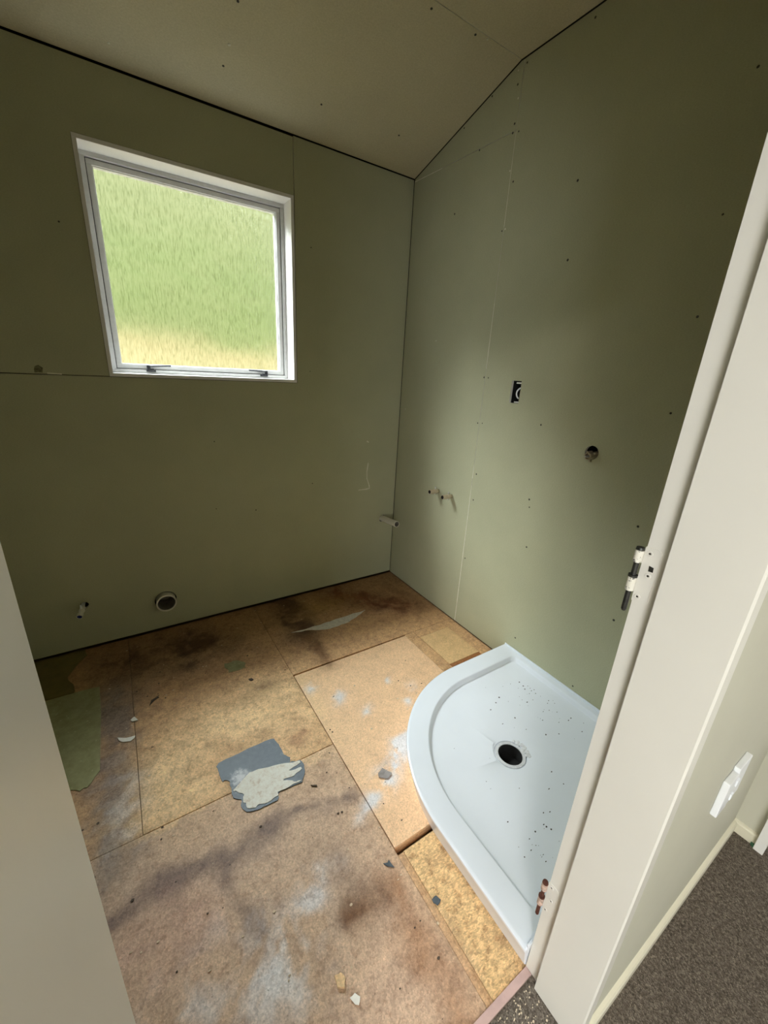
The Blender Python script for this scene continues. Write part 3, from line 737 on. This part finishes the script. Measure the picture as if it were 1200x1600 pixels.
def flakes(name, places, m, s0, s1, label, flat=0.25, parent=None):
    bm = bmesh.new()
    for x, y, z in places:
        s_ = random.uniform(s0, s1); n = random.choice((4, 5, 6)); rot = random.uniform(0, 6.28); el = random.uniform(0.35, 1.0)
        top = [bm.verts.new((x+s_*math.cos(rot+2*math.pi*k/n)*random.uniform(0.7, 1.1), y+s_*el*math.sin(rot+2*math.pi*k/n)*random.uniform(0.7, 1.1), z+s_*flat*random.uniform(0.6, 1.2))) for k in range(n)]
        bot = [bm.verts.new((v.co.x, v.co.y, z)) for v in top]
        bm.faces.new(top); bm.faces.new(bot[::-1])
        for k in range(n): bm.faces.new((top[k], bot[k], bot[(k+1) % n], top[(k+1) % n]))
    o = obj(name, bm, m, parent); props(o, label, kind='stuff'); return o
pl = []
def tray_z(x, y):
    return 0.0476
while len(pl) < 85:
    k = random.random()
    if k < 0.45: x, y = random.gauss(-0.17, 0.07), random.gauss(-1.40, 0.13)
    elif k < 0.7: x, y = random.gauss(-0.66, 0.08), random.gauss(-1.85, 0.05)
    else: x, y = random.uniform(-0.75, -0.12), random.uniform(-1.9, -1.25)
    if not (-0.76 < x < -0.075 and -1.89 < y < -1.24): continue
    if math.hypot(x-CX, y-CYY) > 0.40 and x < CX and y > CYY: continue
    d = math.hypot(x-DR[0], y-DR[1])
    if d < 0.085: continue
    # height on the dished floor
    pl.append((x, y))
bvh = None
from mathutils.bvhtree import BVHTree
me_ = tr.data; bvh = BVHTree.FromPolygons([v.co.copy() for v in me_.vertices], [list(p.vertices) for p in me_.polygons])
off = Vector((0, 0, 0))
def on_tray(x, y):
    h = bvh.ray_cast(Vector((x, y, 1.0)), Vector((0, 0, -1)))[0]
    return h.z if h else 0.05
flakes('tray_grit', [(x, y, on_tray(x, y)) for x, y in pl], GRIT, 0.0012, 0.0042, 'scattered dark grit and specks in the white shower tray')

# ------------------------------------------------------------------ plumbing and electrics
# basin waste pipe
o = empty('waste_pipe', (PIPE[0], 0, PIPE[1])); props(o, 'thin grey plastic waste stub sticking out of the window wall near the corner', 'pipe')
bm = bmesh.new(); tube(bm, (PIPE[0], 0.09, PIPE[1]-0.006), (PIPE[0]+0.001, -0.178, PIPE[1]+0.018), 0.0205, seg=28, hollow=0.0032, depth=0.10, mi_in=1)
obj('pipe_body', bm, [PVC, PVCIN], o, True)
# toilet waste
o = empty('toilet_waste_pipe', (WC[0], 0, WC[1])); props(o, 'wide grey plastic toilet waste pipe low on the window wall', 'pipe')
bm = bmesh.new(); tube(bm, (WC[0], 0.09, WC[1]), (WC[0], -0.034, WC[1]-0.001), 0.0475, seg=40, hollow=0.005, depth=0.118, mi_in=1)
obj('pipe_body', bm, [PVC, PVCIN], o, True)
bm = bmesh.new(); tube_ring(bm, WC, 0.0492, 0.0424, -0.0295, -0.0348)
obj('pipe_rim', bm, PVC, o, True)
# toilet stop valve
o = empty('stop_valve', (VAL[0], 0, VAL[1])); props(o, 'small chrome stop valve with a blue end low on the window wall', 'valve')
vx, vz = VAL
bm = bmesh.new(); tube(bm, (vx, 0.06, vz), (vx-0.003, -0.022, vz-0.002), 0.0085, seg=16); tube(bm, (vx-0.003, -0.010, vz-0.002), (vx-0.0035, -0.020, vz-0.002), 0.0125, seg=6)
obj('inlet', bm, NICKEL, o, True)
bm = bmesh.new(); c = Vector((vx-0.006, -0.034, vz-0.006)); rr_ = bmesh.ops.create_uvsphere(bm, u_segments=18, v_segments=12, radius=0.0135)
for v in rr_['verts']: v.co = c + v.co
tube(bm, c, c+Vector((-0.006, -0.026, -0.007)), 0.0115, 0.0105, 18)
obj('valve_body', bm, NICKEL, o, True)
bm = bmesh.new(); tube(bm, c+Vector((-0.0055, -0.022, -0.006)), c+Vector((-0.009, -0.038, -0.010)), 0.0135, 0.0130, 18, hollow=0.003, depth=0.003)
obj('outlet_nut', bm, NICKEL, o, True)
bm = bmesh.new(); tube(bm, c+Vector((-0.0065, -0.028, -0.0075)), c+Vector((-0.0088, -0.0375, -0.0098)), 0.0101, seg=18)
obj('end_cap', bm, BLUE, o, True)['label'] = 'blue plastic end cap'
bm = bmesh.new(); box(bm, (c.x-0.004, c.y-0.004, c.z+0.008), (c.x+0.004, c.y+0.004, c.z+0.032), 0.0015); obj('handle', bm, WHITEPL, o)
# the pair of basin valves on the right wall
def angle_valve(y, z, label):
    o = empty('basin_valve', (0, y, z)); props(o, label, 'valve', 'basin valves on the side wall')
    bm = bmesh.new(); tube(bm, (0.05, y, z), (-0.016, y, z), 0.0075, seg=16); tube(bm, (-0.0005, y, z), (-0.010, y, z), 0.0125, seg=6)
    obj('tail', bm, BRASS, o, True)
    bm = bmesh.new(); tube(bm, (-0.012, y, z), (-0.068, y, z+0.001), 0.0140, 0.0135, 20, hollow=0.0025, depth=0.020, mi_in=1)
    obj('valve_body', bm, [BRASSL, CAVITY], o, True)
    bm = bmesh.new(); tube(bm, (-0.024, y, z-0.018), (-0.024, y, z+0.024), 0.0038, seg=12)
    for q in (-0.018, 0.024):
        rr_ = bmesh.ops.create_uvsphere(bm, u_segments=10, v_segments=8, radius=0.0050)
        for v in rr_['verts']: v.co += Vector((-0.024, y, z+q))
    obj('spindle', bm, CHROME, o, True)
angle_valve(-0.455, 0.757, 'brass basin valve nearer the corner, left of the pair')
angle_valve(-0.572, 0.757, 'brass basin valve farther from the corner, right of the pair')
# shower mixer tails
o = empty('shower_mixer', (0.03, MX[0], MX[1])); props(o, 'brass shower mixer body in a round hole above the tray', 'valve')
my, mz = MX[0]+0.002, MX[1]-0.006
bm = bmesh.new(); tube(bm, (0.07, my-0.004, mz-0.004), (-0.030, my-0.006, mz-0.006), 0.0155, 0.0145, 24, hollow=0.0035, depth=0.012)
tube(bm, (0.0, my-0.006, mz-0.006), (-0.024, my-0.006, mz-0.006), 0.0090, 0.008, 6)
obj('valve_body', bm, BRASS, o, True)
bm = bmesh.new(); tube(bm, (-0.022, my-0.006, mz-0.006), (-0.046, my-0.006, mz-0.006), 0.0048, 0.0040, 12); obj('spindle', bm, CHROME, o, True)
for a in (40, 140, 270):
    bm = bmesh.new(); c = Vector((0, my-0.006+0.020*math.cos(R(a)), mz-0.006+0.020*math.sin(R(a))))
    tube(bm, c+Vector((0.02, 0, 0)), c+Vector((-0.012, 0, 0)), 0.0045, seg=8)
    obj('lug', bm, BRASS, o, True)
bm = bmesh.new(); tube(bm, (0.055, my-0.004, mz-0.26), (0.055, my-0.004, mz+0.26), 0.009, seg=14); obj('supply_pipe', bm, BRASS, o, True)
# electrical box opening
o = empty('wall_box', (0.02, -0.92, 1.362)); props(o, 'rectangular socket opening with a loose white cable in the right wall', 'wall box')
y0, y1, z0, z1 = -0.950, -0.891, 1.310, 1.414
bm = bmesh.new()
box(bm, (0.060, y0, z0), (0.062, y1, z1)); box(bm, (0.0125, y0, z0), (0.060, y0+0.002, z1)); box(bm, (0.0125, y1-0.002, z0), (0.060, y1, z1))
box(bm, (0.0125, y0, z0), (0.060, y1, z0+0.002)); box(bm, (0.0125, y0, z1-0.002), (0.060, y1, z1))
obj('back_box', bm, simple('black_box', (0.006, 0.006, 0.006), 0.7), o)
for zz in (z0+0.007, z1-0.011):
    bm = bmesh.new(); box(bm, (0.010, -0.943, zz-0.004), (0.0155, -0.912, zz+0.003), 0.001); tube(bm, (0.011, -0.918, zz), (0.007, -0.918, zz), 0.0035, seg=10)
    obj('fixing_tab', bm, CHROME, o)
bm = bmesh.new()
path_tube(bm, [(0.013, -0.952+0.034*math.cos(R(a)), 1.357+0.027*math.sin(R(a))) for a in range(84, -66, -10)], 0.0034, 10)
obj('cable', bm, WHITEPL, o, True)
# hall socket
o = empty('wall_socket', (-0.45, YO, 0.52)); props(o, 'white plastic wall socket low on the pale green hall wall', 'socket')
quad_box('socket_plate', (-0.462, YO-0.013, 0.470), (-0.385, YO-0.0002, 0.588), WHITEPL, o, 0.002)
quad_box('plug_block', (-0.518, YO-0.014, 0.469), (-0.463, YO-0.0002, 0.576), WHITEPL, o, 0.0025)
for zz in (0.500, 0.545): quad_box('rocker', (-0.462, YO-0.0165, zz-0.009), (-0.448, YO-0.0125, zz+0.009), WHITEPL, o, 0.001)

# ------------------------------------------------------------------ remnants and debris on the floor
VG = [(-2.40, -0.33), (-1.893, -0.330), (-1.806, -0.338), (-1.7985, -0.50), (-1.799, -0.816), (-1.806, -0.826), (-1.814, -0.836), (-1.824, -0.856), (-1.835, -0.868), (-1.845, -0.864), (-1.856, -0.871), (-1.866, -0.860), (-1.88, -0.852), (-2.10, -0.86), (-2.40, -0.85)]
props(slab('vinyl_remnant', VG, 0.0008, 0.0034, VINYL), 'olive green vinyl flooring remnant beside the left door frame', 'vinyl')
props(slab('vinyl_remnant', rag([(-2.40, -0.006), (-1.97, -0.006), (-1.87, -0.006), (-1.86, -0.06), (-1.93, -0.20), (-1.90, -0.29), (-1.90, -0.326), (-2.40, -0.326)], 0.006, 3, (0, 7)), 0.0008, 0.0032, simple('dark_olive_vinyl', (0.15, 0.115, 0.03), 0.4, var=0.2, scale=20)),
      'dark olive vinyl remnant in the far left corner under the window wall', 'vinyl')
BLUEP = [(-1.439, -1.009), (-1.429, -0.998), (-1.35, -0.994), (-1.253, -0.990), (-1.217, -0.997), (-1.213, -1.02), (-1.21, -1.04), (-1.208, -1.085), (-1.191, -1.108), (-1.2, -1.126), (-1.163, -1.137), (-1.157, -1.165), (-1.164, -1.19), (-1.189, -1.224), (-1.27, -1.217), (-1.286, -1.243), (-1.323, -1.242), (-1.355, -1.240), (-1.387, -1.229), (-1.398, -1.203), (-1.392, -1.177), (-1.414, -1.158), (-1.414, -1.136), (-1.410, -1.092), (-1.424, -1.078), (-1.432, -1.083), (-1.436, -1.033)]
vp = slab('vinyl_patch', rag(BLUEP, 0.0025, 3), 0.0010, 0.0034, BLUEV); props(vp, 'slate blue vinyl scrap with torn white backing, stuck mid-floor', 'vinyl')
WH = [(-1.409, -1.133), (-1.341, -1.094), (-1.31, -1.097), (-1.255, -1.112), (-1.2, -1.131), (-1.165, -1.141), (-1.165, -1.149), (-1.215, -1.158), (-1.195, -1.166), (-1.170, -1.168), (-1.171, -1.176), (-1.204, -1.187), (-1.239, -1.181), (-1.246, -1.186), (-1.225, -1.197), (-1.207, -1.213), (-1.187, -1.218), (-1.233, -1.218), (-1.275, -1.216), (-1.279, -1.229), (-1.315, -1.234), (-1.329, -1.233), (-1.348, -1.225), (-1.358, -1.231), (-1.382, -1.219), (-1.381, -1.201), (-1.389, -1.192), (-1.379, -1.167), (-1.398, -1.143)]
wk = slab('torn_backing', rag(WH, 0.002, 3), 0.0035, 0.0052, BACKING); wk.parent = vp; wk['label'] = 'torn off-white felt backing'
props(slab('vinyl_chip', rag([(-1.290, -0.452), (-1.23, -0.456), (-1.200, -0.485), (-1.205, -0.527), (-1.245, -0.530), (-1.285, -0.525)], 0.006, 3), 0.0008, 0.0030, VINYL), 'small ragged olive vinyl scrap on the boards below the window', 'vinyl')
def chip(name, pts, th, m, label, cat, amp=0.0015, z=0.0012, curl=0.0):
    bm = bmesh.new(); P = rag(pts, amp, 2)
    cx = sum(p[0] for p in P)/len(P); cy_ = sum(p[1] for p in P)/len(P); rad = max(math.hypot(x-cx, y-cy_) for x, y in P)
    A = [bm.verts.new((x, y, z+th+curl*(math.hypot(x-cx, y-cy_)/rad)**2)) for x, y in P]; B = [bm.verts.new((x, y, z+curl*0.9*(math.hypot(x-cx, y-cy_)/rad)**2)) for x, y in P]
    ca = bm.verts.new((cx, cy_, z+th)); cb = bm.verts.new((cx, cy_, z)); n = len(P)
    for k in range(n):
        j = (k+1) % n; bm.faces.new((A[k], A[j], ca)); bm.faces.new((B[j], B[k], cb)); bm.faces.new((A[k], B[k], B[j], A[j]))
    return props(obj(name, bm, m), label, cat)
chip('paint_flake', [(-1.743, -0.690), (-1.715, -0.705), (-1.683, -0.712), (-1.687, -0.722), (-1.700, -0.731), (-1.726, -0.720), (-1.740, -0.703)], 0.002, FLAKEM, 'long curved white flake on the greyish boards', 'flake', 0.001, 0.001, 0.003)
chip('paint_flake', [(-1.696, -0.618), (-1.682, -0.605), (-1.670, -0.632), (-1.690, -0.631)], 0.004, FLAKEM, 'small triangular white flake near the olive vinyl', 'flake', 0.001)
chip('tape_scrap', [(-0.934, -1.336), (-0.910, -1.326), (-0.890, -1.362), (-0.914, -1.371), (-0.940, -1.351)], 0.003, TABM, 'grey tape scrap at the end of the white paint smear', 'scrap', 0.001, 0.002, 0.003)
chip('slate_chip', [(-1.075, -1.592), (-1.062, -1.597), (-1.055, -1.592), (-1.051, -1.618), (-1.066, -1.606)], 0.003, SLATE, 'dark slate chip beside the gap in the boards', 'chip', 0.001)
chip('slate_chip', [(-1.003, -1.739), (-0.987, -1.738), (-0.982, -1.753), (-0.997, -1.758), (-1.004, -1.747)], 0.003, SLATE, 'dark slate chip on the seam of the yellow flake board', 'chip', 0.001, 0.001)
chip('wood_chip', [(-1.310, -1.735), (-1.294, -1.738), (-1.288, -1.752), (-1.297, -1.766), (-1.312, -1.756)], 0.007, CHIPM, 'ragged tan wood chip on the front boards, nearer the window of two', 'chip', 0.002, 0.001, 0.002)
chip('wood_chip', [(-1.294, -1.787), (-1.280, -1.786), (-1.272, -1.798), (-1.281, -1.808), (-1.288, -1.802)], 0.003, FLAKEM, 'small pale chip on the front boards, nearer the doorway', 'chip', 0.001, 0.001, 0.002)
chip('bark_sliver', [(-1.167, -1.250), (-1.155, -1.257), (-1.147, -1.262), (-1.150, -1.266), (-1.163, -1.258)], 0.003, BARKM, 'short dark sliver beside the slate blue vinyl scrap', 'chip', 0.0005)
chip('bark_sliver', [(-1.215, -0.615), (-1.200, -0.618), (-1.195, -0.630), (-1.205, -0.634), (-1.213, -0.625)], 0.003, BARKM, 'dark sliver on the boards below the small olive scrap', 'chip', 0.0005)
chip('bark_sliver', [(-1.615, -0.540), (-1.590, -0.528), (-1.585, -0.536), (-1.610, -0.552), (-1.625, -0.570)], 0.003, BARKM, 'thin bent dark sliver between the two long seams, left', 'chip', 0.001)
chip('plastic_scrap', [(0.005, -2.172), (0.013, -2.171), (0.014, -2.186), (0.004, -2.192), (-0.004, -2.184)], 0.010, GREENPL, 'small green plastic scrap by the foot of the white door frame', 'scrap', 0.001, 0.0002)
pts_ = []
while len(pts_) < 230:
    x = random.uniform(-1.95, -0.36); y = random.uniform(-1.94, -0.05)
    if math.hypot(x-CX, y-CYY) < 0.55 or (x > -0.93 and y < -1.6): continue
    if -1.03 < y < -0.66 and random.random() < 0.5: continue
    if (-1.46 < x < -1.14 and -1.26 < y < -0.97) or (x < -1.78 and -0.89 < y < -0.31) or (x < -1.84 and y > -0.35) or (-1.32 < x < -1.18 and -0.55 < y < -0.43): continue
    pts_.append((x, y, 0.0013))
cr = flakes('floor_crumbs', pts_, simple('pale_crumbs', (0.60, 0.47, 0.33), 0.9, var=0.3, scale=150), 0.0015, 0.0055, 'pale and dark crumbs scattered over the bare boards')
cr.data.materials.append(BARKM); dark_ = set()
for p in cr.data.polygons:
    q = cr.data.vertices[p.vertices[0]].co
    if math.sin(round(p.center.x*25)*12.9898 + round(p.center.y*25)*78.233) > 0.15: p.material_index = 1
pw = []
for k in range(150):
    x = -0.905 - abs(random.gauss(0, 0.10)); y = random.uniform(-2.10, -1.995)
    if x > -1.3: pw.append((x, y, 0.0003))
flakes('sawdust', pw, simple('pale_shavings', (0.62, 0.52, 0.38), 0.9, var=0.3, scale=150), 0.0010, 0.0034, 'pale wood shavings on the carpet just outside the threshold', 0.3)
